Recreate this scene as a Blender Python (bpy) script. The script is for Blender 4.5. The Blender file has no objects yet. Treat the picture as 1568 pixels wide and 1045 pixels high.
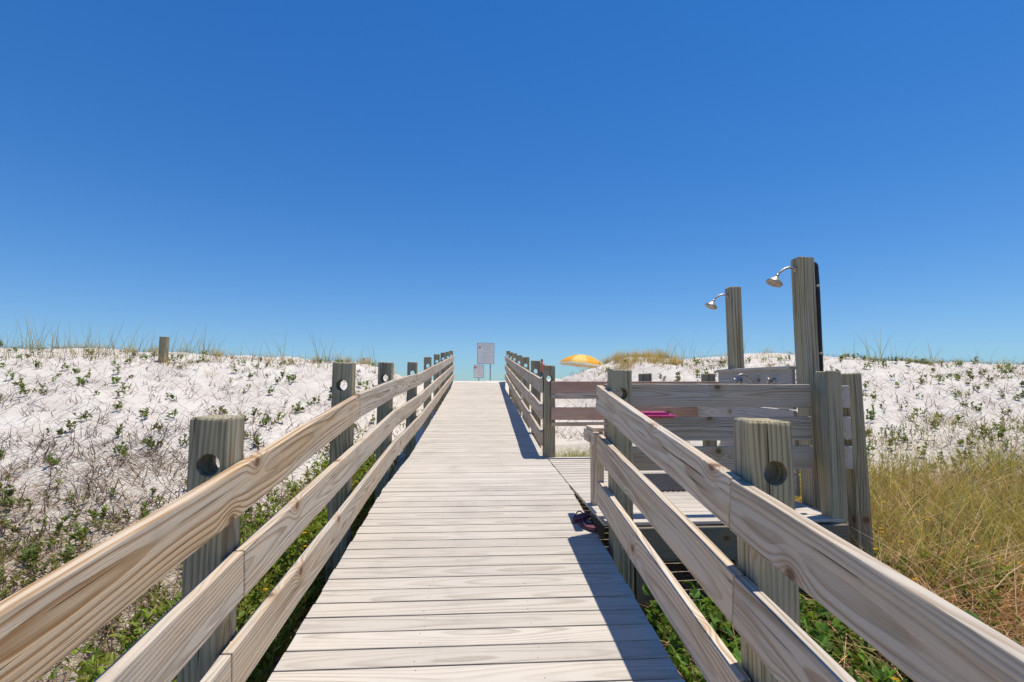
import bpy, bmesh, math, random
import numpy as np
from mathutils import Vector, Matrix
random.seed(7); rng=np.random.default_rng(7)
sc=bpy.context.scene
COL=sc.collection
def link(o,parent=None):
    COL.objects.link(o)
    if parent: o.parent=parent
    return o
def empty(name,loc=(0,0,0)):
    e=bpy.data.objects.new(name,None); e.empty_display_size=.2; e.location=loc
    COL.objects.link(e); return e
# ------------------------------------------------ node helpers
class T:
    def __init__(s,name):
        s.mat=bpy.data.materials.new(name); s.mat.use_nodes=True
        s.nt=s.mat.node_tree; s.nt.nodes.clear()
        s.out=s.nt.nodes.new('ShaderNodeOutputMaterial')
    def n(s,t,**k):
        nd=s.nt.nodes.new(t)
        for a,b in k.items(): setattr(nd,a,b)
        return nd
    def put(s,sock,v):
        if isinstance(v,bpy.types.NodeSocket): s.nt.links.new(v,sock)
        else:
            if sock.type=='RGBA' and len(v)==3: v=(*v,1)
            sock.default_value=v
    def m(s,op,a,b=None,c=None,clamp=False):
        nd=s.n('ShaderNodeMath',operation=op,use_clamp=clamp)
        for i,v in enumerate((a,b,c)):
            if v is not None: s.put(nd.inputs[i],v)
        return nd.outputs[0]
    def sep(s,v):
        nd=s.n('ShaderNodeSeparateXYZ'); s.put(nd.inputs[0],v); return nd.outputs
    def comb(s,x,y,z):
        nd=s.n('ShaderNodeCombineXYZ')
        for i,v in enumerate((x,y,z)): s.put(nd.inputs[i],v)
        return nd.outputs[0]
    def noise(s,vec,scale=1,detail=2,rough=.5):
        nd=s.n('ShaderNodeTexNoise'); s.put(nd.inputs['Vector'],vec)
        nd.inputs['Scale'].default_value=scale; nd.inputs['Detail'].default_value=detail; nd.inputs['Roughness'].default_value=rough
        return nd.outputs['Fac']
    def rng(s,v,a,b,c=0,d=1,smooth=True):
        nd=s.n('ShaderNodeMapRange'); nd.interpolation_type='SMOOTHSTEP' if smooth else 'LINEAR'
        s.put(nd.inputs['Value'],v)
        for k,x in zip(('From Min','From Max','To Min','To Max'),(a,b,c,d)): nd.inputs[k].default_value=x
        return nd.outputs['Result']
    def mix(s,f,a,b,mode='MIX'):
        nd=s.n('ShaderNodeMix'); nd.data_type='RGBA'; nd.blend_type=mode
        s.put(nd.inputs[0],f); s.put(nd.inputs[6],a); s.put(nd.inputs[7],b)
        return nd.outputs[2]
    def attr(s,name):
        return s.n('ShaderNodeAttribute',attribute_name=name)
    def bump(s,h,strength=.3,dist=.01):
        nd=s.n('ShaderNodeBump'); s.put(nd.inputs['Height'],h)
        nd.inputs['Strength'].default_value=strength; nd.inputs['Distance'].default_value=dist
        return nd.outputs[0]
    def bsdf(s,col,rough=.8,metal=0,normal=None,spec=.3):
        nd=s.n('ShaderNodeBsdfPrincipled')
        s.put(nd.inputs['Base Color'],col); s.put(nd.inputs['Roughness'],rough); s.put(nd.inputs['Metallic'],metal)
        nd.inputs['Specular IOR Level'].default_value=spec
        if normal: s.put(nd.inputs['Normal'],normal)
        return nd.outputs[0]
    def done(s,sh):
        s.nt.links.new(sh,s.out.inputs[0]); return s.mat

def wood_mat(name,light,dark,gray,grayamt=.6,ring=.012,contrast=.7,fib=.5,knots=1.0,crack=.6,bump=.5,stain=.3,streak=0.0,stainsc=3.5):
    t=T(name); wc=t.attr('wc').outputs['Vector']; x,y,z=t.sep(wc)[:3]
    tint=t.attr('tint').outputs['Fac']
    n1=t.noise(t.comb(t.m('MULTIPLY',x,.55),t.m('MULTIPLY',y,2.5),t.m('MULTIPLY',z,2.5)),1,1.5)
    r=t.m('MULTIPLY',n1,.17)
    if knots>0:
        vo=t.n('ShaderNodeTexVoronoi',voronoi_dimensions='2D'); vo.inputs['Scale'].default_value=1.75
        t.put(vo.inputs['Vector'],t.comb(t.m('MULTIPLY',x,.8),t.m('ADD',z,t.m('MULTIPLY',y,.5)),0.0))
        d=vo.outputs['Distance']
        b=t.m('POWER',t.rng(d,0,.22,1,0,False),2.5)
        r=t.m('ADD',r,t.m('MULTIPLY',b,.06*knots))
    yy=t.m('POWER',t.m('ADD',y,.085),2.0); zz=t.m('POWER',t.m('ADD',z,.015),2.0)
    r=t.m('ADD',r,t.m('SQRT',t.m('ADD',yy,zz)))
    n2=t.noise(t.comb(t.m('MULTIPLY',x,5.0),t.m('MULTIPLY',y,30.0),t.m('MULTIPLY',z,30.0)),1,2)
    r=t.m('ADD',r,t.m('MULTIPLY',n2,.006))
    fr=t.m('FRACT',t.m('DIVIDE',r,ring))
    late=t.m('MULTIPLY',t.rng(fr,.35,.82),t.rng(fr,.88,1.0,1,0))
    fiber=t.noise(t.comb(t.m('MULTIPLY',x,7.0),t.m('MULTIPLY',y,260.0),t.m('MULTIPLY',z,260.0)),1,2,.6)
    amt=t.m('MULTIPLY',late,contrast)
    blot=t.noise(t.comb(t.m('MULTIPLY',x,1.3),t.m('MULTIPLY',y,7.0),t.m('MULTIPLY',z,7.0)),1,3,.6)
    amt=t.m('MULTIPLY',amt,t.rng(blot,.3,.65,.3,1.15))
    amt=t.m('ADD',amt,t.m('MULTIPLY',t.m('SUBTRACT',fiber,.5),fib),clamp=True)
    blot2=t.noise(t.comb(t.m('ADD',t.m('MULTIPLY',x,.9),13.0),t.m('MULTIPLY',y,5.0),t.m('MULTIPLY',z,9.0)),1,3,.6)
    base=t.mix(t.m('MULTIPLY',t.rng(blot2,.35,.65),grayamt),light,gray)
    col=t.mix(amt,base,dark)
    if streak>0:
        sn=t.noise(t.comb(t.m('MULTIPLY',x,.8),t.m('MULTIPLY',y,34.0),t.m('MULTIPLY',z,34.0)),1,3,.6)
        col=t.mix(t.m('MULTIPLY',t.rng(sn,.48,.68),streak),col,tuple(c*.6 for c in dark))
    st=t.noise(t.n('ShaderNodeTexCoord').outputs['Object'],stainsc,4,.65)
    col=t.mix(t.m('MULTIPLY',t.rng(st,.5,.75),stain),col,tuple(c*.5 for c in gray))
    if knots>0:
        core=t.rng(d,.018,.05,1,0); halo=t.rng(d,.03,.13,1,0)
        col=t.mix(t.m('MULTIPLY',halo,.4),col,(.40,.22,.09))
        col=t.mix(t.m('MULTIPLY',core,.75),col,(.13,.065,.03))
    cr=t.noise(t.comb(t.m('ADD',t.m('MULTIPLY',x,1.6),4.0),t.m('MULTIPLY',y,90.0),t.m('MULTIPLY',z,90.0)),1,1.5)
    crk=t.rng(cr,.69,.74)
    col=t.mix(t.m('MULTIPLY',crk,crack),col,(.05,.035,.025))
    tc=t.comb(tint,tint,tint)
    col=t.mix(1.0,col,tc,'MULTIPLY')
    h=t.m('SUBTRACT',t.m('ADD',t.m('MULTIPLY',fiber,.5),t.m('MULTIPLY',late,-.5)),t.m('MULTIPLY',crk,1.2))
    return t.done(t.bsdf(col,.85,0,t.bump(h,bump,.004),.15))
M_rail=wood_mat('weathered_pine',(.70,.56,.40),(.37,.255,.155),(.64,.575,.48),.85,.016,.68,.42,crack=.8,streak=.35)
M_tan=wood_mat('warm_weathered_pine',(.76,.56,.34),(.40,.22,.09),(.70,.59,.45),.8,.019,.85,.38,crack=.8,streak=.35)
M_post=wood_mat('treated_post_wood',(.48,.41,.245),(.22,.17,.095),(.46,.42,.31),.75,.02,.65,.75,.6,.9,.9,.3,streak=.65)
M_red=wood_mat('reddish_plank_wood',(.60,.35,.24),(.30,.16,.1),(.58,.46,.37),.6,.014,.6,.5)
M_grey=wood_mat('grey_plank_wood',(.56,.50,.42),(.30,.25,.2),(.52,.49,.44),.7,.014,.6,.5)
M_deck=wood_mat('composite_deck_board',(.61,.545,.455),(.40,.34,.27),(.57,.515,.445),.7,.017,.62,.30,0,.15,.4,.30,stainsc=2.2)
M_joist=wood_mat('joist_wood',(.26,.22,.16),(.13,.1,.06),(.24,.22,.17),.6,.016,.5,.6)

def simple(name,col,rough=.6,metal=0,var=.15,scale=8,spec=.3,bump=0):
    t=T(name); oc=t.n('ShaderNodeTexCoord').outputs['Object']
    f=t.noise(oc,scale,4,.6)
    c=t.mix(t.rng(f,.3,.7),tuple(v*(1-var) for v in col),tuple(min(1,v*(1+var)) for v in col))
    nm=t.bump(f,bump,.01) if bump else None
    return t.done(t.bsdf(c,rough,metal,nm,spec))
def veg_mat(name,trans=.35,rough=.55):
    t=T(name); c=t.attr('Col').outputs['Color']
    a=t.bsdf(c,rough,0,None,.25)
    tr=t.n('ShaderNodeBsdfTranslucent'); t.put(tr.inputs[0],t.mix(1.0,c,(1.3,1.2,.7),'MULTIPLY'))
    mx=t.n('ShaderNodeMixShader'); mx.inputs[0].default_value=trans
    t.nt.links.new(a,mx.inputs[1]); t.nt.links.new(tr.outputs[0],mx.inputs[2])
    return t.done(mx.outputs[0])
M_leaf=veg_mat('plant_leaves',.4); M_dry=veg_mat('dry_plants',.15,.8)

# ------------------------------------------------ wood mesh builder
def box_template(L,thk,wid,bev=.005,seg=2,warp=0.0):
    bm=bmesh.new(); bmesh.ops.create_cube(bm,size=1)
    bmesh.ops.scale(bm,vec=(L,thk,wid),verts=bm.verts)
    if bev: bmesh.ops.bevel(bm,geom=list(bm.edges),offset=bev,segments=seg,profile=.5,affect='EDGES')
    if warp and L>1:
        n=int(L/.22)
        for i in range(1,n):
            bmesh.ops.bisect_plane(bm,geom=list(bm.verts)+list(bm.edges)+list(bm.faces),plane_co=(-L/2+L*i/n,0,0),plane_no=(1,0,0))
        ph=[random.uniform(0,6.28) for _ in range(8)]
        for v in bm.verts:
            x=v.co.x; e=math.sin(math.pi*(x/L+.5))
            s=1 if v.co.z>0 else -1
            v.co.z+=warp*(math.sin(x*2.1+ph[0])+.4*math.sin(x*9+ph[1]+s)+.25*math.sin(x*23+ph[2]*s))*.8
            v.co.y+=warp*(math.sin(x*1.7+ph[3])+.3*math.sin(x*11+ph[4]+s*.5))*e
    V=np.array([v.co[:] for v in bm.verts]); F=[[v.index for v in f.verts] for f in bm.faces]
    bm.verts.index_update()
    F=[[v.index for v in f.verts] for f in bm.faces]
    bm.free(); return V,F
class Wood:
    def __init__(s): s.V=[];s.F=[];s.W=[];s.Tn=[];s.n=0
    def add(s,V,F,M,tint=None,wmap=None):
        M=np.array(M); Vw=V@M[:3,:3].T+M[:3,3]
        w=V if wmap is None else V[:,wmap]
        off=np.array([random.uniform(0,60),random.uniform(-.05,.03),random.uniform(-.06,.06)])
        s.V.append(Vw); s.W.append(w+off); s.F+= [[i+s.n for i in f] for f in F]
        s.Tn.append(np.full(len(V),tint if tint else random.uniform(.86,1.1))); s.n+=len(V)
    def board(s,p0,p1,wid=.19,thk=.04,up=(0,0,1),tint=None,bev=.005,roll=0,warp=0.0):
        p0=Vector(p0);p1=Vector(p1); x=(p1-p0); L=x.length; x.normalize()
        up=Vector(up); z=(up-x*up.dot(x)).normalized(); y=z.cross(x)
        R=Matrix((x,y,z)).transposed().to_4x4(); R.translation=(p0+p1)/2
        if roll: R=R@Matrix.Rotation(roll,4,'X')
        V,F=box_template(L,thk,wid,bev,2,warp); s.add(V,F,R,tint)
    def build(s,name,mat,parent=None):
        me=bpy.data.meshes.new(name); me.from_pydata(np.concatenate(s.V).tolist(),[],s.F)
        a=me.attributes.new('wc','FLOAT_VECTOR','POINT'); a.data.foreach_set('vector',np.concatenate(s.W).astype(np.float32).ravel())
        a=me.attributes.new('tint','FLOAT','POINT'); a.data.foreach_set('value',np.concatenate(s.Tn).astype(np.float32))
        me.materials.append(mat); o=bpy.data.objects.new(name,me); return link(o,parent)
PW=.152
def post_template(L,hole=True,w=PW,hz=.185,hr=.044):
    bm=bmesh.new(); bmesh.ops.create_cube(bm,size=1)
    bmesh.ops.scale(bm,vec=(w,w,L),verts=bm.verts); bmesh.ops.translate(bm,vec=(0,0,-L/2),verts=bm.verts)
    bmesh.ops.bevel(bm,geom=list(bm.edges),offset=.010,segments=2,profile=.5,affect='EDGES')
    k=random.uniform(-.05,.05)
    for v in bm.verts:
        if v.co.z>-.1: v.co.z+= random.uniform(-.008,.004)+v.co.y*k
    me=bpy.data.meshes.new('tmp'); bm.to_mesh(me); bm.free(); o=link(bpy.data.objects.new('tmp',me))
    if hole:
        bm=bmesh.new(); bmesh.ops.create_cone(bm,segments=28,radius1=hr,radius2=hr,depth=w*2,cap_ends=True)
        bmesh.ops.rotate(bm,cent=(0,0,0),matrix=Matrix.Rotation(math.pi/2,3,'X'),verts=bm.verts)
        bmesh.ops.translate(bm,vec=(random.uniform(-.008,.008),0,-hz),verts=bm.verts)
        mc=bpy.data.meshes.new('tmpc'); bm.to_mesh(mc); bm.free(); c=link(bpy.data.objects.new('tmpc',mc))
        md=o.modifiers.new('b','BOOLEAN'); md.object=c; md.operation='DIFFERENCE'; md.solver='EXACT'
        dg=bpy.context.evaluated_depsgraph_get(); e=o.evaluated_get(dg); m2=bpy.data.meshes.new_from_object(e)
        V=np.array([v.co[:] for v in m2.vertices]); F=[list(p.vertices) for p in m2.polygons]
        bpy.data.objects.remove(c)
    else:
        V=np.array([v.co[:] for v in me.vertices]); F=[list(p.vertices) for p in me.polygons]
    bpy.data.objects.remove(o); return V,F
PT=[post_template(2.6) for _ in range(4)]
PTN=[post_template(2.6,False) for _ in range(2)]
def add_post(w,x,y,ztop,hole=True,tint=None,scale=1,tm=None):
    V,F=tm if tm else random.choice(PT if hole else PTN)
    M=Matrix.Translation((x,y,ztop))@Matrix.Rotation(random.uniform(-.012,.012),4,'X')@Matrix.Rotation(random.uniform(-.012,.012),4,'Y')@Matrix.Rotation(random.uniform(-.04,.04),4,'Z')@Matrix.Diagonal((scale,scale,1,1))
    w.add(V,F,M,tint,[2,0,1])

def dz(y): return np.interp(y,[-4,0,5.2,7.2,20.4],[-1.96,-1.56,-1.04,-1.0,0.0])
# ------------------------------------------------ boardwalk
bw=empty('boardwalk'); w=Wood(); y=-2.0; pit=.143; i=0; scr=[]
while y<20.35:
    z=float(dz(y)); sl=float(dz(y+.07)-dz(y-.07))/.14
    jx=random.uniform(-.005,.005)
    w.board((-.915+jx,y+random.uniform(-.0015,.0015),z-.0125+random.uniform(-.0012,.0012)),(.93+jx,y+random.uniform(-.0015,.0015),z-.0125+random.uniform(-.0012,.0012)),.1345,.025,up=(0,1,sl),tint=random.uniform(.91,1.06),bev=.003)
    if y<8:
        for sx in (-.28,.3):
            for dy in (-.04,.04):
                if random.random()<.6: scr.append((sx+random.uniform(-.012,.012),y+dy,z+sl*dy+.0005))
    y+=pit
w.build('planks',M_deck,bw)
w=Wood()
ys=[-2,0,5.2,7.2,12,20.3]
for sx in (-.84,-.28,.3,.85):
    for a,b in zip(ys[:-1],ys[1:]):
        w.board((sx,a+.003,float(dz(a))-.13),(sx,b-.003,float(dz(b))-.13),.2,.045)
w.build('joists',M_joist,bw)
bm=bmesh.new()
for p in scr: bmesh.ops.create_cone(bm,segments=8,radius1=.003,radius2=.003,depth=.0015,cap_ends=True,matrix=Matrix.Translation(p))
me=bpy.data.meshes.new('screws'); bm.to_mesh(me); bm.free(); me.materials.append(simple('screw_metal',(.25,.21,.17),.5,.3)); link(bpy.data.objects.new('screws',me),bw)

# ------------------------------------------------ railings
def rail_run(name,posts,tops,boards,xf,wid=.19,off=.107,tanset=()):
    e=empty(name); w=Wood()
    for p in posts:
        dh=0
        if isinstance(p,tuple): p,dh=p
        px=xf(p); s=1 if px>0 else -1
        add_post(w,px+s*off,p,float(dz(p))+1.24+dh+random.uniform(-.01,.02))
    w.build('posts',M_post,e); w=Wood(); w2=Wood()
    for i,(k,a,b) in enumerate(boards):
        t=random.uniform(.88,1.06)
        (w2 if i in tanset else w).board((xf(a),a+.004,tops(k,a)-wid/2+random.uniform(-.004,.004)),(xf(b),b-.004,tops(k,b)-wid/2+random.uniform(-.004,.004)),wid,.046,tint=t,roll=random.uniform(-.012,.012),warp=.0028)
    w.build('rails',M_rail,e)
    if w2.n: w2.build('top_rail_boards',M_tan,e)
    return e
def ltop(k,y): return float(dz(y))+[1.05,.70,.345][k]-.07*max(0,(4.15-y)/4.15)
LP=[-.1,(2.19,-.045),(4.15,.07),6.0,8.4,10.9,13.3,15.7,18.1,20.2]
rail_run('wooden_railing',LP,ltop,
  [(0,-2.2,4.15),(0,4.15,6.0),(0,6.0,8.4),(0,8.4,13.3),(0,13.3,20.35),
   (1,-2.2,2.19),(1,2.19,6.0),(1,6.0,8.4),(1,8.4,13.3),(1,13.3,20.35),
   (2,-2.2,2.12),(2,2.12,6.0),(2,6.0,8.4),(2,8.4,13.3),(2,13.3,20.35)],lambda y:-.951,tanset=(0,))
RT=[[-.80,-.48,-.354,-.02],[-1.15,-.83,-.70,-.395],[-1.5,-1.2,-1.05,-.765]]
def rtop(k,y): return float(np.interp(y,[-1.8,.83,1.88,4.02],RT[k]))
rail_run('wooden_railing',[-.35,1.875,(3.8,.05)],rtop,
  [(0,-1.8,1.88),(0,1.88,4.02),(1,-1.8,1.88),(1,1.88,4.02),(2,-1.8,1.86),(2,1.86,4.02)],lambda y:.956)
def ftop(k,y): return float(dz(y))+[1.05,.70,.345][k]
rail_run('wooden_railing',[7.0,8.9,11.1,13.3,15.5,17.8,20.2],ftop,
  [(k,a,b) for k in range(3) for a,b in ((6.95,11.1),(11.1,15.5),(15.5,20.35))],lambda y:float(np.interp(y,[6.9,11.1,15.5,20.4],[.865,.93,1.0,1.09])))

# ------------------------------------------------ shower platform
PX=2.80
pf=empty('shower_platform'); w=Wood(); y=3.9; PZ=-1.035
while y<6.95:
    z=PZ if y<5.3 else float(dz(y))
    w.board((.94,y,z-.0125),(PX,y,z-.0125),.1345,.025,up=(0,1,0),tint=random.uniform(.92,1.05),bev=.003); y+=pit
w.build('planks',M_deck,pf); w=Wood()
w.board((.99,3.80,PZ-.15),(PX,3.80,PZ-.15),.24,.04); w.board((PX+.02,3.83,PZ-.15),(PX+.02,6.95,PZ-.15),.24,.04)
for X in (1.5,2.1,2.6): w.board((X,3.83,PZ-.14),(X,6.9,PZ-.14),.2,.045)
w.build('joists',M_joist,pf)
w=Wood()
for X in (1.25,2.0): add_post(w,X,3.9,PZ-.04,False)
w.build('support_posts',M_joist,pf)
pr=empty('platform_railing'); w=Wood()
add_post(w,2.775,3.90,.095,False,1.05,.86); add_post(w,3.13,4.14,.085,False,1.0,.85)
w.build('posts',M_post,pr); w=Wood()
for zt in (-.012,-.275,-.505):
    w.board((1.0,4.03,zt-.092),(2.70,4.03,zt-.092),.185,.04,tint=random.uniform(.85,1.05),warp=.0025)
w.build('front_rails',M_rail,pr); w=Wood()
for zt in (-.02,-.275,-.51):
    w.board((3.0,4.0,zt-.09),(3.03,6.9,zt-.09),.18,.05,tint=random.uniform(1.1,1.25))
w.build('side_rails',M_grey,pr)
br=empty('platform_railing'); w=Wood()
for X in (2.36,3.28): add_post(w,X,7.12,.13,False)
w.build('posts',M_post,br); w=Wood()
for zt,t in ((.02,1.0),(-.33,1.05)):
    w.board((.99,6.89,zt-.09),(3.4,6.89,zt-.09),.17,.04,tint=t,warp=.002)
w.build('rails',M_red,br)
w=Wood(); w.board((.99,6.88,-.19),(3.4,6.88,-.19),.06,.04); w.board((.99,6.88,-.56),(3.4,6.88,-.56),.05,.04); w.build('thin_rails',M_rail,br)
sp=empty('short_gate_post'); w=Wood()
V,F=post_template(.9,False,.10); add_post(w,1.03,4.42,-.42,False,1.0,1,(V,F)); 
w.build('post',M_rail,sp); w=Wood(); w.board((.955,4.1,-.45),(.955,4.5,-.45),.1,.045); w.board((.94,4.3,-.385),(1.1,4.3,-.385),.28,.03,up=(0,1,0)); w.build('boards',M_rail,sp)
mt=bpy.data.meshes.new('rubber_mat'); bm=bmesh.new()
def bbox(bm,c,s,rot=None):
    M=Matrix.Translation(c)@(rot if rot else Matrix())@Matrix.Diagonal((*s,1)); return bmesh.ops.create_cube(bm,size=1,matrix=M)
for i in range(15): bbox(bm,(1.72+i*.05,5.28,PZ+.012),(.020,.86,.012))
for i in range(18): bbox(bm,(2.07,4.86+i*.05,PZ+.014),(.72,.020,.012))
bm.to_mesh(mt); bm.free(); mt.materials.append(simple('black_rubber',(.05,.05,.055),.7)); link(bpy.data.objects.new('rubber_mat',mt))

# ------------------------------------------------ outdoor showers
M_metal=simple('dull_steel',(.46,.40,.33),.42,.75,.2,30)
M_black=simple('black_pipe',(.03,.03,.032),.5)
def tube(name,pts,r,mat,parent,res=8):
    cu=bpy.data.curves.new(name,'CURVE'); cu.dimensions='3D'; cu.bevel_depth=r; cu.bevel_resolution=4; cu.use_fill_caps=True
    s=cu.splines.new('BEZIER'); s.bezier_points.add(len(pts)-1)
    for b,p in zip(s.bezier_points,pts): b.co=p; b.handle_left_type=b.handle_right_type='AUTO'
    cu.resolution_u=res; cu.materials.append(mat); o=bpy.data.objects.new(name,cu); return link(o,parent)
def lathe(name,prof,M,mat,parent,seg=28):
    bm=bmesh.new(); rings=[]
    for r,z in prof: rings.append([bm.verts.new((r*math.cos(2*math.pi*i/seg),r*math.sin(2*math.pi*i/seg),z)) for i in range(seg)])
    for a,b in zip(rings[:-1],rings[1:]):
        for i in range(seg): bm.faces.new((a[i],a[(i+1)%seg],b[(i+1)%seg],b[i]))
    bm.faces.new(rings[-1]); bm.faces.new(rings[0][::-1]); bmesh.ops.recalc_face_normals(bm,faces=bm.faces)
    bmesh.ops.transform(bm,matrix=M,verts=bm.verts)
    me=bpy.data.meshes.new(name); bm.to_mesh(me); bm.free(); me.materials.append(mat)
    for p in me.polygons: p.use_smooth=True
    return link(bpy.data.objects.new(name,me),parent)
def shower(X,Y,ztop,wd,pipe):
    e=empty('outdoor_shower'); w=Wood(); V,F=post_template(ztop+1.9,False,wd); add_post(w,X,Y,ztop,False,1.1,1,(V,F)); w.build('post',M_post,e)
    x0=X-wd/2; z0=ztop-.10
    tube('arm',[(x0+.01,Y,z0),(x0-.06,Y,z0+.012),(x0-.13,Y,z0-.02),(x0-.17,Y,z0-.06)],.0105,M_metal,e)
    lathe('flange',[(.028,0),(.026,.008),(.012,.014)],Matrix.Translation((x0,Y,z0))@Matrix.Rotation(-math.pi/2,4,'Y'),M_metal,e)
    R=Matrix.Translation((x0-.165,Y,z0-.052))@Matrix.Rotation(math.radians(205),4,'Y')
    lathe('shower_head',[(.012,-.005),(.016,.012),(.014,.02),(.02,.03),(.042,.05),(.068,.075),(.072,.088),(.066,.094),(.03,.09)],R,M_metal,e)
    if pipe:
        px=X+wd/2+.028
        tube('supply_pipe',[(X+wd/2-.01,Y-.04,ztop-.06),(px-.01,Y-.04,ztop-.065),(px,Y-.04,ztop-.12),(px,Y-.04,-.5),(px,Y-.04,-1.3)],.022,M_black,e)
        for zz in (.85,.25): lathe('pipe_strap',[(.027,0),(.027,.02)],Matrix.Translation((px,Y-.04,zz)),M_metal,e)
    return e
shower(2.91,4.36,1.12,.138,True); shower(2.96,5.72,1.11,.135,False)
sw=empty('shower_partition'); w=Wood()
for k in range(6):
    zz=.12-k*.19; w.board((2.85,4.46,zz-.08),(2.88,5.95,zz-.08),.182,.035,tint=random.uniform(.9,1.1))
w.board((2.865,4.46,.14),(2.895,5.95,.14),.11,.03,up=(1,0,0))
w.build('boards',M_grey,sw)
for Y in (4.75,5.4):
    lathe('valve',[(.03,0),(.03,.01),(.014,.015),(.014,.05),(.03,.055),(.032,.075),(.02,.08)],Matrix.Translation((2.84,Y,.02))@Matrix.Rotation(-math.pi/2,4,'Y'),M_metal,sw)
tube('foot_spout',[(2.84,5.1,-.05),(2.77,5.1,.06),(2.68,5.1,.08),(2.64,5.1,.0)],.009,M_metal,sw)

bm=bmesh.new(); bbox(bm,(1.44,4.06,-.262),(.25,.17,.018)); bbox(bm,(1.42,4.07,-.244),(.2,.14,.014))
bmesh.ops.bevel(bm,geom=list(bm.edges),offset=.006,segments=3,affect='EDGES')
me=bpy.data.meshes.new('pink_towel'); bm.to_mesh(me); bm.free(); me.materials.append(simple('pink_cloth',(.75,.10,.28),.9,0,.2,60,bump=.5)); link(bpy.data.objects.new('pink_towel',me))
M_sole=simple('sandal_sole',(.16,.06,.08),.7); M_strap=simple('sandal_strap',(.05,.03,.04),.5)
sd=empty('flip_flops')
for (cx,cy,a) in ((.86,4.3,.9),(.88,4.12,1.9)):
    bm=bmesh.new(); N=20; top=[]
    for i in range(N):
        t=2*math.pi*i/N; lx=.13*math.cos(t); ly=.046*math.sin(t)*(1+.22*math.cos(t)); top.append((lx,ly))
    M=Matrix.Translation((cx,cy,float(dz(cy))+.004))@Matrix.Rotation(a,4,'Z')
    lo=[bm.verts.new(M@Vector((x,y,0))) for x,y in top]; hi=[bm.verts.new(M@Vector((x,y,.018+.006*abs(x)/.13))) for x,y in top]
    bm.faces.new(hi); bm.faces.new(lo[::-1])
    for i in range(N): bm.faces.new((lo[i],lo[(i+1)%N],hi[(i+1)%N],hi[i]))
    me=bpy.data.meshes.new('sole'); bm.to_mesh(me); bm.free(); me.materials.append(M_sole); link(bpy.data.objects.new('sole',me),sd)
    for s in (1,-1): tube('strap',[M@Vector((.075,0,.018)),M@Vector((.03,s*.03,.05)),M@Vector((-.03,s*.043,.02))],.005,M_strap,sd)

# ------------------------------------------------ terrain
RX=[-60,-30,-14,-9,-6.4,-4.4,-3.2,-1.6,0,1.3,2.6,3.6,4.8,8,11.2,14.4,18.5,30,60]
RZ=[1.1,1.1,.93,.83,.74,.66,.50,.1,-.2,-.3,.0,.32,.72,.78,.88,.72,.58,.8,1.0]
pr_=np.random.default_rng(3)
WV=[(pr_.uniform(0,6.28),1.0/l,pr_.uniform(0,6.28),l) for l in (6,4.5,3.2,2.4,1.7,1.2,.85,.6,.45,.33,.25,.2) for _ in range(3)]
def sm(a,b,x): t=np.clip((x-a)/(b-a),0,1); return t*t*(3-2*t)
def height(X,Y,fine=True):
    X=np.asarray(X,float);Y=np.asarray(Y,float)
    R=np.interp(X,RX,RZ); nz=0
    for a,k,p,l in WV:
        nz=nz+np.sin((X*math.cos(a)+Y*math.sin(a))*k*6.28+p)*l*.0065*(.8 if l<1 else 1.1)
    t=np.clip((Y-3.0)/13,0,1); t=.55*t+.45*t*t*(3-2*t)
    h=-1.92+(R+1.92)*t
    beach=np.interp(Y,[20,21.5,24,28,45,80,120,2000],[.04,.04,-.2,-.42,-1.0,-2.3,-4.5,-8])
    h=h+(beach-h)*sm(17.0,23,Y)
    s=np.where(X>0,1-sm(6.8,9.5,Y),0)
    wgt=sm(1.2+2.1*s,3.4+2.2*s,np.abs(X))
    c=np.where(Y<20.4,dz(np.minimum(Y,20.4))-.32*(1-sm(18,20.0,Y)),beach)
    c=np.where(Y<20.4,c-.22*(1-sm(3,9,Y)),c)
    c=np.minimum(c,np.where((s>.01)&(X>.9),-1.42,9))
    h=c+(h-c)*wgt
    near=1-sm(40,80,np.hypot(X,Y))
    return h+nz*(.25+.75*wgt)*near*(.4+.6*np.where(np.abs(X)<1.2,0.,1.))
def axis(lim0,lim1,fine0,fine1,st,g=1.12):
    a=list(np.arange(fine0,fine1,st)); s=st; v=a[-1]
    while v<lim1: s*=g; v+=s; a.append(v)
    s=st; v=a[0]; b=[]
    while v>lim0: s*=g; v-=s; b.append(v)
    return np.array(b[::-1]+a)
xs=axis(-900,900,-14,14,.075); ysv=axis(-300,140,0,19,.075)
GX,GY=np.meshgrid(xs,ysv); GZ=height(GX,GY)
nx,ny=len(xs),len(ysv)
V=np.stack([GX.ravel(),GY.ravel(),GZ.ravel()],1)
idx=np.arange(nx*ny).reshape(ny,nx)
F=np.stack([idx[:-1,:-1].ravel(),idx[:-1,1:].ravel(),idx[1:,1:].ravel(),idx[1:,:-1].ravel()],1)
me=bpy.data.meshes.new('sand_dunes'); me.from_pydata(V.tolist(),[],F.tolist())
def litter(X,Y):
    yy=Y+.35*np.sin(X*1.3)
    l=1-sm(4.6,7.6,yy)
    l=np.where(X>0,1-sm(6.0,9.0,yy),l)
    l=np.maximum(l,.75*(1-sm(1.6,3.0,np.abs(X)))*(1-sm(7,12,Y)))
    return np.where(Y>19,0,l)
a=me.attributes.new('litter','FLOAT','POINT'); a.data.foreach_set('value',litter(GX,GY).ravel().astype(np.float32))
me.polygons.foreach_set('use_smooth',[True]*len(me.polygons))
t=T('dune_sand'); oc=t.n('ShaderNodeTexCoord').outputs['Object']; lit=t.attr('litter').outputs['Fac']
n1=t.noise(oc,1.6,4,.6); n2=t.noise(oc,11,5,.75); n3=t.noise(oc,70,3,.7)
sand=t.mix(t.rng(n1,.3,.7),(.62,.55,.465),(.71,.65,.565))
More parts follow.
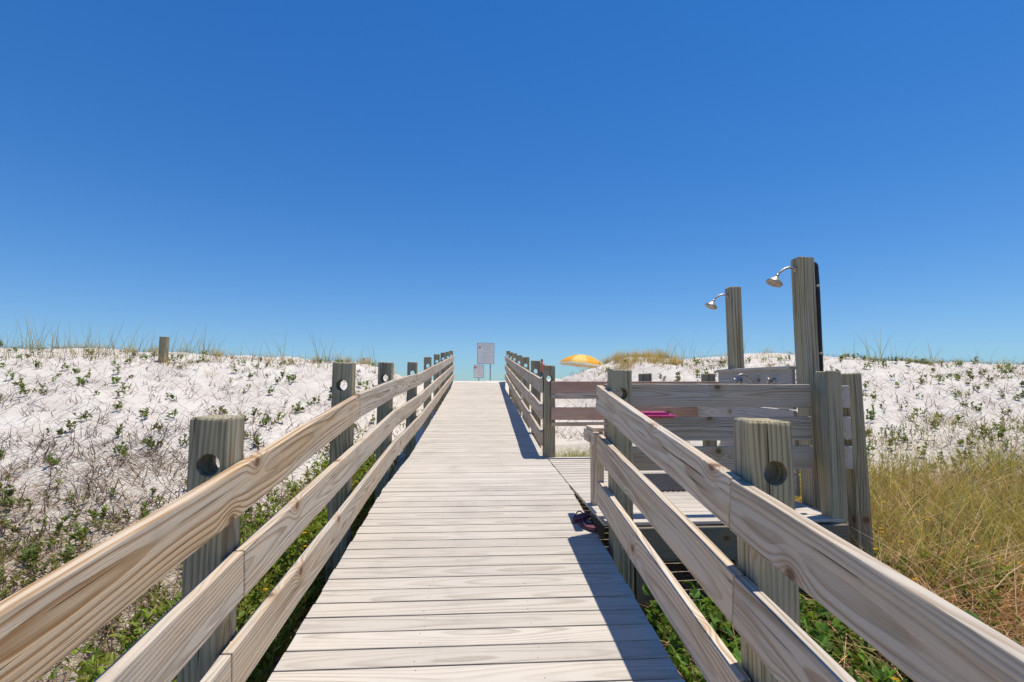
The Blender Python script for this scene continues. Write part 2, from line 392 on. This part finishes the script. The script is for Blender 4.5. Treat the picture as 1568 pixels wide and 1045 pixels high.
sand=t.mix(t.m('MULTIPLY',t.rng(n2,.54,.72),.4),sand,(.38,.29,.20))
sand=t.mix(t.m('MULTIPLY',t.rng(n3,.60,.69),.55),sand,(.20,.14,.09))
soil=t.mix(t.rng(n2,.35,.62),(.20,.14,.085),(.58,.49,.37))
soil=t.mix(t.rng(n3,.5,.62),soil,(.15,.10,.06))
f=t.m('ADD',lit,t.m('MULTIPLY',t.m('SUBTRACT',n2,.5),2.4)); f=t.m('ADD',f,t.m('MULTIPLY',t.m('SUBTRACT',n1,.5),1.2))
col=t.mix(t.m('MULTIPLY',t.rng(f,.3,.85),.85),sand,soil)
hh=t.m('ADD',t.m('MULTIPLY',n2,1.0),t.m('MULTIPLY',n3,.2))
me.materials.append(t.done(t.bsdf(col,.95,0,t.bump(hh,.28,.04),.1)))
link(bpy.data.objects.new('sand_dunes',me))
me=bpy.data.meshes.new('sea'); me.from_pydata([(-6000,70,-2.1),(6000,70,-2.1),(6000,9000,-2.1),(-6000,9000,-2.1)],[],[(0,1,2,3)])
t=T('sea_water'); oc=t.n('ShaderNodeTexCoord').outputs['Object']; nn=t.noise(oc,.6,5,.6)
me.materials.append(t.done(t.bsdf(t.mix(nn,(.02,.12,.17),(.05,.2,.24)),.15,0,t.bump(nn,.5,.3),.5))); link(bpy.data.objects.new('sea',me))

# ------------------------------------------------ vegetation
class Veg:
    def __init__(s): s.V=[];s.F=[];s.C=[];s.n=0
    def _add(s,V,F,C):
        N,k=V.shape[:2]; base=(np.arange(N)*k)[:,None,None]+s.n
        s.V.append(V.reshape(-1,3)); s.F.append((F[None]+base).reshape(-1,F.shape[1])); s.C.append(C.reshape(-1,3)); s.n+=N*k
    def blades(s,P,H,W,lean,curv,c0,c1,az=None):
        N=len(P); az=rng.uniform(0,2*np.pi,N) if az is None else az
        D=np.stack([np.cos(az),np.sin(az),np.zeros(N)],1); sa=az+rng.uniform(-1.5,1.5,N)+1.57
        S=np.stack([np.cos(sa),np.sin(sa),np.zeros(N)],1)*W[:,None]*.5
        ts=[0,.35,.7,1]; ws=[1,.85,.55,.12]; vs=[];cs=[]
        for tt,ww in zip(ts,ws):
            c=P+D*(H*(lean*tt+curv*tt*tt))[:,None]; c[:,2]+=H*(tt-.55*np.abs(curv)*tt*tt)/(np.sqrt(1+lean**2))
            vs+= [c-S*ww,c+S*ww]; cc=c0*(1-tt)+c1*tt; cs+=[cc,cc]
        s._add(np.stack(vs,1),np.array([[0,1,3,2],[2,3,5,4],[4,5,7,6]]),np.stack(cs,1))
    def leaves(s,P,D,L,W,c):
        N=len(P); D=D/np.linalg.norm(D,axis=1,keepdims=True)
        r=rng.normal(size=(N,3))*.45; r[:,2]+=1
        S=np.cross(D,r); S/=np.linalg.norm(S,axis=1,keepdims=True)+1e-6; U=np.cross(S,D)
        L=L[:,None];W=W[:,None]
        vs=[P,P+D*L*.3+S*W*.5+U*W*.16,P+D*L*.72+S*W*.38+U*W*.14,P+D*L-U*L*.1,P+D*L*.72-S*W*.38+U*W*.14,P+D*L*.3-S*W*.5+U*W*.16]
        cs=[c*.8,c,c,c*1.05,c,c]
        s._add(np.stack(vs,1),np.array([[0,3,2,1],[0,5,4,3]]),np.stack(cs,1))
    def build(s,name,mat,parent=None):
        me=bpy.data.meshes.new(name); me.from_pydata(np.concatenate(s.V).tolist(),[],np.concatenate(s.F).tolist())
        C=np.concatenate(s.C); C=np.clip(np.c_[C,np.ones(len(C))],0,1)
        a=me.color_attributes.new('Col','FLOAT_COLOR','POINT'); a.data.foreach_set('color',C.astype(np.float32).ravel())
        me.materials.append(mat); return link(bpy.data.objects.new(name,me),parent)
def U(a,b,n): return rng.uniform(a,b,n)
def ok(X,Y):
    return ~((np.abs(X)<1.2)|((X>0)&(X<3.0)&(Y>3.75)&(Y<7.2)))
def scatter(n,x0,x1,y0,y1,dens=None):
    X=U(x0,x1,n);Y=U(y0,y1,n); m=ok(X,Y)
    if dens is not None: m&=rng.random(n)<dens(X,Y)
    X,Y=X[m],Y[m]; return np.stack([X,Y,height(X,Y)],1)
def cvar(base,n,v=.25,hue=.12):
    b=np.array(base)[None]*(1+U(-v,v,n))[:,None]; return b*(1+rng.uniform(-hue,hue,(n,3)))
def clump(X,Y,s=1.0,p=0):
    return .5+.5*np.sin(X*1.9*s+p+1.3*np.sin(Y*1.1*s))*np.sin(Y*2.3*s+p*2+1.1*np.sin(X*.9*s))
def rep(P,k,sp):
    Q=np.repeat(P,k,0); n=len(Q); Q=Q+np.stack([rng.normal(0,sp,n),rng.normal(0,sp,n),np.zeros(n)],1); return Q
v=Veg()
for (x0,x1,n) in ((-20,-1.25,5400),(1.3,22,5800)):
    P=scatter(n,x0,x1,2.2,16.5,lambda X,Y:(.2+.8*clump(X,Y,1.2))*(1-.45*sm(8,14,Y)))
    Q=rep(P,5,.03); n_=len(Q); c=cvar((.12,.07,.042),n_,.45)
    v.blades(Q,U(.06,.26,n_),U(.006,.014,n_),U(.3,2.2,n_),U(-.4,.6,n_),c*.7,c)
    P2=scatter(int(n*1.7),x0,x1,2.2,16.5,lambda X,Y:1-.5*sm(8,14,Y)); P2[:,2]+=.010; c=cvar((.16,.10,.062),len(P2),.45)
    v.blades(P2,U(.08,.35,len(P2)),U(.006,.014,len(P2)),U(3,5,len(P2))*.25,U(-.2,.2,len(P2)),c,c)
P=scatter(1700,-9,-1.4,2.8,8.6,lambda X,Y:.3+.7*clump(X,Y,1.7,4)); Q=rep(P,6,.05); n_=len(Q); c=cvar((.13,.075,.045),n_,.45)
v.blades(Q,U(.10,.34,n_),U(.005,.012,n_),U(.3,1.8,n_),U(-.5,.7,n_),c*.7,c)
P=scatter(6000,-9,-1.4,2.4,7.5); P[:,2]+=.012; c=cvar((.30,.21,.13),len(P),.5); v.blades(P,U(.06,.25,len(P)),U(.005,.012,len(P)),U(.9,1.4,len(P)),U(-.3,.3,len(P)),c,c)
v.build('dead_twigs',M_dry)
v=Veg()
def sprigs(v,P,nst,nl,h0,h1,ll,lw,col,var=.3):
    Q=rep(P,nst,.035); n=len(Q); H=U(h0,h1,n)*np.repeat(U(.6,1.25,len(P)),nst); az=U(0,6.28,n); lean=U(0,.55,n)
    cs=cvar((.16,.12,.06),n,.2); v.blades(Q,H,np.full(n,.007),lean,np.zeros(n),cs,cs*.9,az)
    k=nl; QQ=np.repeat(Q,k,0); HH=np.repeat(H,k); A=np.repeat(az,k); LN=np.repeat(lean,k); n2=len(QQ)
    tt=U(.25,1.0,n2); B=QQ.copy(); q=HH*tt
    B[:,0]+=np.cos(A)*q*LN; B[:,1]+=np.sin(A)*q*LN; B[:,2]+=q/np.sqrt(1+LN**2)
    a=U(0,6.28,n2); D=np.stack([np.cos(a),np.sin(a),U(.2,1.6,n2)],1)
    pc=np.repeat(cvar(col,len(P),var,.14),nst*k,0)*(1+U(-.3,.3,n2))[:,None]
    v.leaves(B,D,U(ll*.6,ll*1.2,n2),U(lw*.6,lw*1.2,n2),pc)
for (x0,x1,n) in ((-20,-1.3,1400),(3,22,1400)):
    P=scatter(n,x0,x1,4.5,16.0,lambda X,Y:(.30+.5*clump(X,Y,.9,2))*(1-.6*sm(10,14,Y)))
    m=rng.random(len(P))<.6
    sprigs(v,P[m],4,8,.08,.20,.062,.034,(.19,.25,.065)); sprigs(v,P[~m],3,6,.05,.14,.05,.03,(.24,.29,.09))
v.build('beach_elder_sprigs',M_leaf)
v=Veg()
def tuft(P,k,h0,h1,w,c0,c1,sp=.08,lean=(.05,.6)):
    Q=rep(P,k,sp); n=len(Q); v.blades(Q,U(h0,h1,n)*np.repeat(U(.6,1.15,len(P)),k),U(w*.6,w*1.2,n),U(*lean,n),U(0,.5,n),cvar(c0,n),cvar(c1,n))
CG=((.32,.25,.07),(.66,.47,.18))
P=scatter(900,-26,-2.2,12.0,17.5,lambda X,Y:.06+.75*sm(14.2,15.6,Y)*clump(X,Y,.8,1)); tuft(P,16,.15,.42,.009,*CG)
P=scatter(700,3.2,28,12.0,17.5,lambda X,Y:.06+.7*sm(14.2,15.6,Y)*clump(X,Y,.8,5)); tuft(P,16,.12,.34,.009,*CG)
P=scatter(60,-26,-10,8.5,16.5); tuft(P,10,.15,.4,.007,*CG)
P=scatter(90,4.1,6.2,14.5,17); tuft(P,22,.2,.45,.009,*CG)
for x0,x1,k in ((-24,-7.5,260),(-9,-3,30),(5,22,60)):
    P=scatter(k,x0,x1,13.5,17.5); n=len(P); tuft(P,2,.6,1.35,.013,(.25,.26,.1),(.42,.36,.2),.05,(.02,.25))
v.build('dune_grass',M_leaf)
v=Veg()
P=scatter(1900,-2.4,-1.05,1.2,9.0,lambda X,Y:(1-sm(1.5,2.4,-X))*(1-sm(5.5,9,Y)))
sprigs(v,P,3,10,.14,.46,.06,.026,(.27,.33,.05))
P=scatter(2300,-9,-1.3,2.2,6.9,lambda X,Y:(.2+.8*clump(X,Y,1.4,3))*(1-sm(4.8,6.9,Y)))
sprigs(v,P,3,8,.04,.17,.042,.02,(.25,.27,.075))
P=scatter(600,-2.0,-1.1,1.8,6.5); tuft(P,6,.2,.5,.007,(.24,.25,.05),(.52,.44,.15))
v.build('undergrowth',M_leaf)
v=Veg()
P=scatter(1000,1.15,3.0,.8,3.75); sprigs(v,P,2,6,.08,.34,.085,.055,(.15,.26,.045))
P=scatter(500,2.8,4.2,1.5,4.2,lambda X,Y:.6+.4*clump(X,Y,2)); sprigs(v,P,3,7,.08,.32,.055,.028,(.22,.30,.055))
P=scatter(1300,3.3,12,3.0,8.6,lambda X,Y:clump(X,Y,1.1,4)); sprigs(v,P,3,8,.05,.2,.04,.02,(.24,.27,.08))
v.build('leafy_vines',M_leaf)
v=Veg()
P=np.concatenate([scatter(70,-1.75,-1.12,2.2,7.5),scatter(22,2.9,4.2,3.4,5.0),scatter(8,1.3,2.8,1.5,3.5)])
P[:,2]+=U(.24,.46,len(P)); Q=np.repeat(P,7,0); n=len(Q); a=np.tile(np.arange(7)*2*np.pi/7,len(P))
v.leaves(Q,np.stack([np.cos(a),np.sin(a),np.full(n,.25)],1),np.full(n,.022),np.full(n,.014),cvar((.8,.52,.03),n,.1,.03))
v.build('yellow_wildflowers',M_leaf)
v=Veg()
P=scatter(760,3.2,9.5,3.8,6.9,lambda X,Y:.3+.7*clump(X,Y,1.1,.6)); tuft(P,16,.35,.85,.010,(.24,.26,.055),(.54,.46,.15),.06,(.05,.55))
P=scatter(420,3.3,12,5.8,8.8,lambda X,Y:clump(X,Y,1.3,.6)); tuft(P,12,.15,.4,.008,(.26,.24,.07),(.56,.46,.2))
P=scatter(160,.98,3.4,7.25,8.6); tuft(P,24,.18,.42,.009,(.22,.29,.05),(.44,.44,.13))
v.build('tall_grass',M_leaf)
v=Veg()
P=scatter(1100,3.0,9,2.6,6.6,lambda X,Y:.2+.8*clump(X,Y,1.2,3.2)); tuft(P,14,.2,.75,.010,(.40,.24,.10),(.76,.54,.28),.10,(.2,1.2))
P=scatter(1500,2.4,6.0,1.2,3.9,lambda X,Y:.35+.65*clump(X,Y,1.5,2.2)); tuft(P,16,.2,.65,.009,(.38,.21,.09),(.74,.46,.23),.1,(.3,2.2))
P=scatter(450,1.2,3.2,.8,3.7); tuft(P,12,.15,.5,.007,(.32,.2,.09),(.66,.45,.22),.1,(.3,2.2))
P=scatter(1000,-8,-1.3,2.0,7.0); tuft(P,8,.06,.22,.007,(.3,.2,.1),(.62,.46,.27),.1,(.5,2.2))
v.build('dead_grass',M_dry)

e=empty('wooden_post'); w=Wood(); V_,F_=post_template(1.2,False,.17); px,py=-8.35,14.2; add_post(w,px,py,float(height(px,py))+.68,False,.85,1,(V_,F_)); w.build('post',M_post,e)
# ------------------------------------------------ signs
M_white=simple('sign_face',(.88,.85,.78),.5,0,.04,5); M_txt=simple('sign_text',(.3,.3,.3),.6); M_red2=simple('sign_red',(.7,.08,.06),.6); M_galv=simple('galvanised_post',(.45,.45,.45),.45,.5)
def sign(X,Y,zc,wd,ht,postx,zb,lines,rot=0,name='beach_rules_sign'):
    e=empty(name); R=Matrix.Rotation(rot,4,'Z')
    def add(nm,parts,mat):
        bm=bmesh.new()
        for c,s in parts: bbox(bm,c,s)
        bmesh.ops.transform(bm,matrix=Matrix.Translation((X,Y,0))@R,verts=bm.verts)
        me=bpy.data.meshes.new(nm); bm.to_mesh(me); bm.free(); me.materials.append(mat); link(bpy.data.objects.new(nm,me),e)
    add('panel',[((0,0,zc),(wd,.012,ht))],M_white)
    bt=.014
    add('border',[((0,-.009,zc+ht/2-.01),(wd-.002,.004,bt)),((0,-.009,zc-ht/2+.01),(wd-.002,.004,bt)),((-wd/2+.008,-.009,zc),(bt,.0035,ht-.04)),((wd/2-.008,-.009,zc),(bt,.0035,ht-.04))],M_txt)
    tx=[]
    for i in range(lines):
        lw=wd*random.uniform(.35,.6); zz=zc+ht/2-.12-(ht-.24)*i/(lines-1)
        x=-lw/2
        while x<lw/2:
            l=random.uniform(.03,.07); tx.append(((x+l/2+wd*.05,-.009,zz),(l,.004,.010))); x+=l+.03
    add('lettering',tx,M_txt)
    add('red_symbols',[((-wd*.34,-.010,zc+ht*k),(.07,.004,.07)) for k in (.28,)],M_red2)
    add('post',[((postx,.035,(zb+zc+ht/2-.1)/2),(.05,.04,zc+ht/2-.1-zb))],M_galv)
sign(.32,21.3,1.19,.72,.88,.2,-.1,8,.12)
sign(.04,21.15,.44,.42,.54,.0,-.1,5,.1)
sign(-4.6,21.5,.84,.32,.28,0,.0,4,-.1,'dune_notice_sign')
# ------------------------------------------------ umbrella
e=empty('beach_umbrella'); cx,cy=5.15,25.0; gz=float(height(cx,cy))
bm=bmesh.new(); NR=8; sub=6; seg=NR*sub; Rr=1.13; rows=[(0,.46),(.25,.445),(.5,.37),(.75,.23),(1,.02),(1.005,-.12)]
Mt=Matrix.Translation((cx,cy,.90))@Matrix.Rotation(math.radians(6),4,'Y')
rg=[]
for k,(rr,zz) in enumerate(rows):
    ring=[]
    for i in range(seg):
        ph=(i%sub)/sub; sag=1-.06*math.sin(math.pi*ph)*rr; a=2*math.pi*i/seg
        zo=-.03*math.sin(math.pi*ph)*rr if k<5 else .03*math.sin(math.pi*ph)
        ring.append(bm.verts.new(Mt@Vector((Rr*max(rr,.01)*sag*math.cos(a),Rr*max(rr,.01)*sag*math.sin(a),zz+zo))))
    rg.append(ring)
for k in range(len(rg)-1):
    for i in range(seg):
        f=bm.faces.new((rg[k][i],rg[k][(i+1)%seg],rg[k+1][(i+1)%seg],rg[k+1][i])); f.material_index=(i//sub)%2 if k<4 else 2; f.smooth=True
me=bpy.data.meshes.new('canopy'); bm.to_mesh(me); bm.free()
for m in (simple('umbrella_yellow',(.85,.38,.03),.7,0,.05),simple('umbrella_gold',(.85,.56,.14),.7,0,.05),simple('umbrella_valance',(.8,.72,.52),.7,0,.1)): me.materials.append(m)
link(bpy.data.objects.new('canopy',me),e)
tube('pole',[(cx-.0,cy,gz-.2),(cx+.05,cy,1.3)],.02,M_white,e); lathe('finial',[(.02,0),(.03,.03),(.005,.07)],Mt@Matrix.Translation((0,0,.45)),M_white,e)
# ------------------------------------------------ person
def person(X,Y,H,face):
    e=empty('person'); g=float(height(X,Y)); s=H/1.75
    P={'pel':(0,0,.95),'waist':(0,0,1.08),'chest':(0,0,1.3),'neck':(0,0,1.48),'hb':(0,-.01,1.55),'hc':(0,-.015,1.65),'ht':(0,-.01,1.73),
       'sl':(.17,0,1.43),'el':(.24,.02,1.15),'wl':(.25,-.06,.92),'hl':(.25,-.08,.83),'sr':(-.17,0,1.43),'er':(-.25,.02,1.15),'wr':(-.24,-.05,.92),'hr':(-.24,-.07,.83),
       'kl':(.11,-.01,.5),'al':(.12,.02,.09),'tl':(.13,-.14,.03),'kr':(-.11,-.02,.5),'ar':(-.12,.03,.09),'tr':(-.13,-.13,.03),'jl':(.1,0,.88),'jr':(-.1,0,.88)}
    Rd={'pel':.13,'waist':.12,'chest':.14,'neck':.055,'hb':.075,'hc':.095,'ht':.07,'sl':.065,'el':.042,'wl':.03,'hl':.035,'sr':.065,'er':.042,'wr':.03,'hr':.035,'kl':.06,'al':.04,'tl':.032,'kr':.06,'ar':.04,'tr':.032,'jl':.095,'jr':.095}
    E=[('pel','waist'),('waist','chest'),('chest','neck'),('neck','hb'),('hb','hc'),('hc','ht'),('chest','sl'),('sl','el'),('el','wl'),('wl','hl'),('chest','sr'),('sr','er'),('er','wr'),('wr','hr'),('pel','jl'),('jl','kl'),('kl','al'),('al','tl'),('pel','jr'),('jr','kr'),('kr','ar'),('ar','tr')]
    ks=list(P); me=bpy.data.meshes.new('body'); me.from_pydata([tuple(c*s for c in P[k]) for k in ks],[(ks.index(a),ks.index(b)) for a,b in E],[])
    o=link(bpy.data.objects.new('body',me),e); md=o.modifiers.new('s','SKIN')
    for i,k in enumerate(ks): me.skin_vertices[0].data[i].radius=(Rd[k]*s,Rd[k]*s*.85); me.skin_vertices[0].data[i].use_root=(k=='pel')
    o.modifiers.new('ss','SUBSURF').levels=2; o.modifiers['ss'].render_levels=2
    t=T('person_skin_clothes'); z=t.sep(t.n('ShaderNodeTexCoord').outputs['Object'])[2]
    c=t.mix(t.rng(z,.60*s,.62*s),(.42,.22,.14),(.03,.05,.12)); c=t.mix(t.rng(z,.98*s,.99*s),c,(.45,.12,.08)); c=t.mix(t.rng(z,1.46*s,1.47*s),c,(.42,.22,.14)); c=t.mix(t.rng(z,1.66*s,1.68*s),c,(.05,.03,.02))
    me.materials.append(t.done(t.bsdf(c,.7)))
    e.location=(X,Y,g); e.rotation_euler=(0,0,face)
person(3.50,28.0,1.72,.4)

# ------------------------------------------------ light, sky, camera
sd_=Vector((.25,.09,1.12)).normalized(); el=math.asin(sd_.z); az=math.atan2(sd_.x,sd_.y)
L=bpy.data.lights.new('sun','SUN'); L.energy=4.6; L.angle=math.radians(.5); L.color=(1,.94,.84)
so=link(bpy.data.objects.new('sun',L)); so.rotation_euler=sd_.to_track_quat('Z','Y').to_euler()
wd=bpy.data.worlds.new('World'); sc.world=wd; wd.use_nodes=True; nt=wd.node_tree; bg=nt.nodes['Background']
sk=nt.nodes.new('ShaderNodeTexSky'); sk.sky_type='NISHITA'; sk.sun_disc=False; sk.sun_elevation=el; sk.sun_rotation=az; sk.air_density=1.0; sk.dust_density=0; sk.ozone_density=4; sk.altitude=0
hs=nt.nodes.new('ShaderNodeHueSaturation'); hs.inputs['Saturation'].default_value=1.3
nt.links.new(sk.outputs[0],hs.inputs['Color'])
def vm(op,a,b):
    nd=nt.nodes.new('ShaderNodeVectorMath'); nd.operation=op
    for i,v_ in enumerate((a,b)):
        if isinstance(v_,bpy.types.NodeSocket): nt.links.new(v_,nd.inputs[i])
        else: nd.inputs[i].default_value=v_
    return nd.outputs[0]
c=vm('MULTIPLY',hs.outputs[0],(.80,.98,1.12))
den=vm('ADD',vm('MULTIPLY',c,(.22,.08,.06)),(1,1,1))
c=vm('DIVIDE',vm('MULTIPLY',c,(1.0,.93,1.08)),den)
nt.links.new(c,bg.inputs[0]); bg.inputs[1].default_value=.14
cd=bpy.data.cameras.new('camera'); cam=link(bpy.data.objects.new('camera',cd)); cd.sensor_width=36; cd.lens=18; cd.clip_start=.05; cd.clip_end=20000
cam.matrix_world=Matrix.Rotation(math.radians(-3.8),4,'Z')@Matrix.Rotation(math.radians(90+4.6),4,'X')@Matrix.Rotation(math.radians(.15),4,'Z')
sc.camera=cam
sc.view_settings.view_transform='Standard'; sc.view_settings.look='None'; sc.view_settings.exposure=0
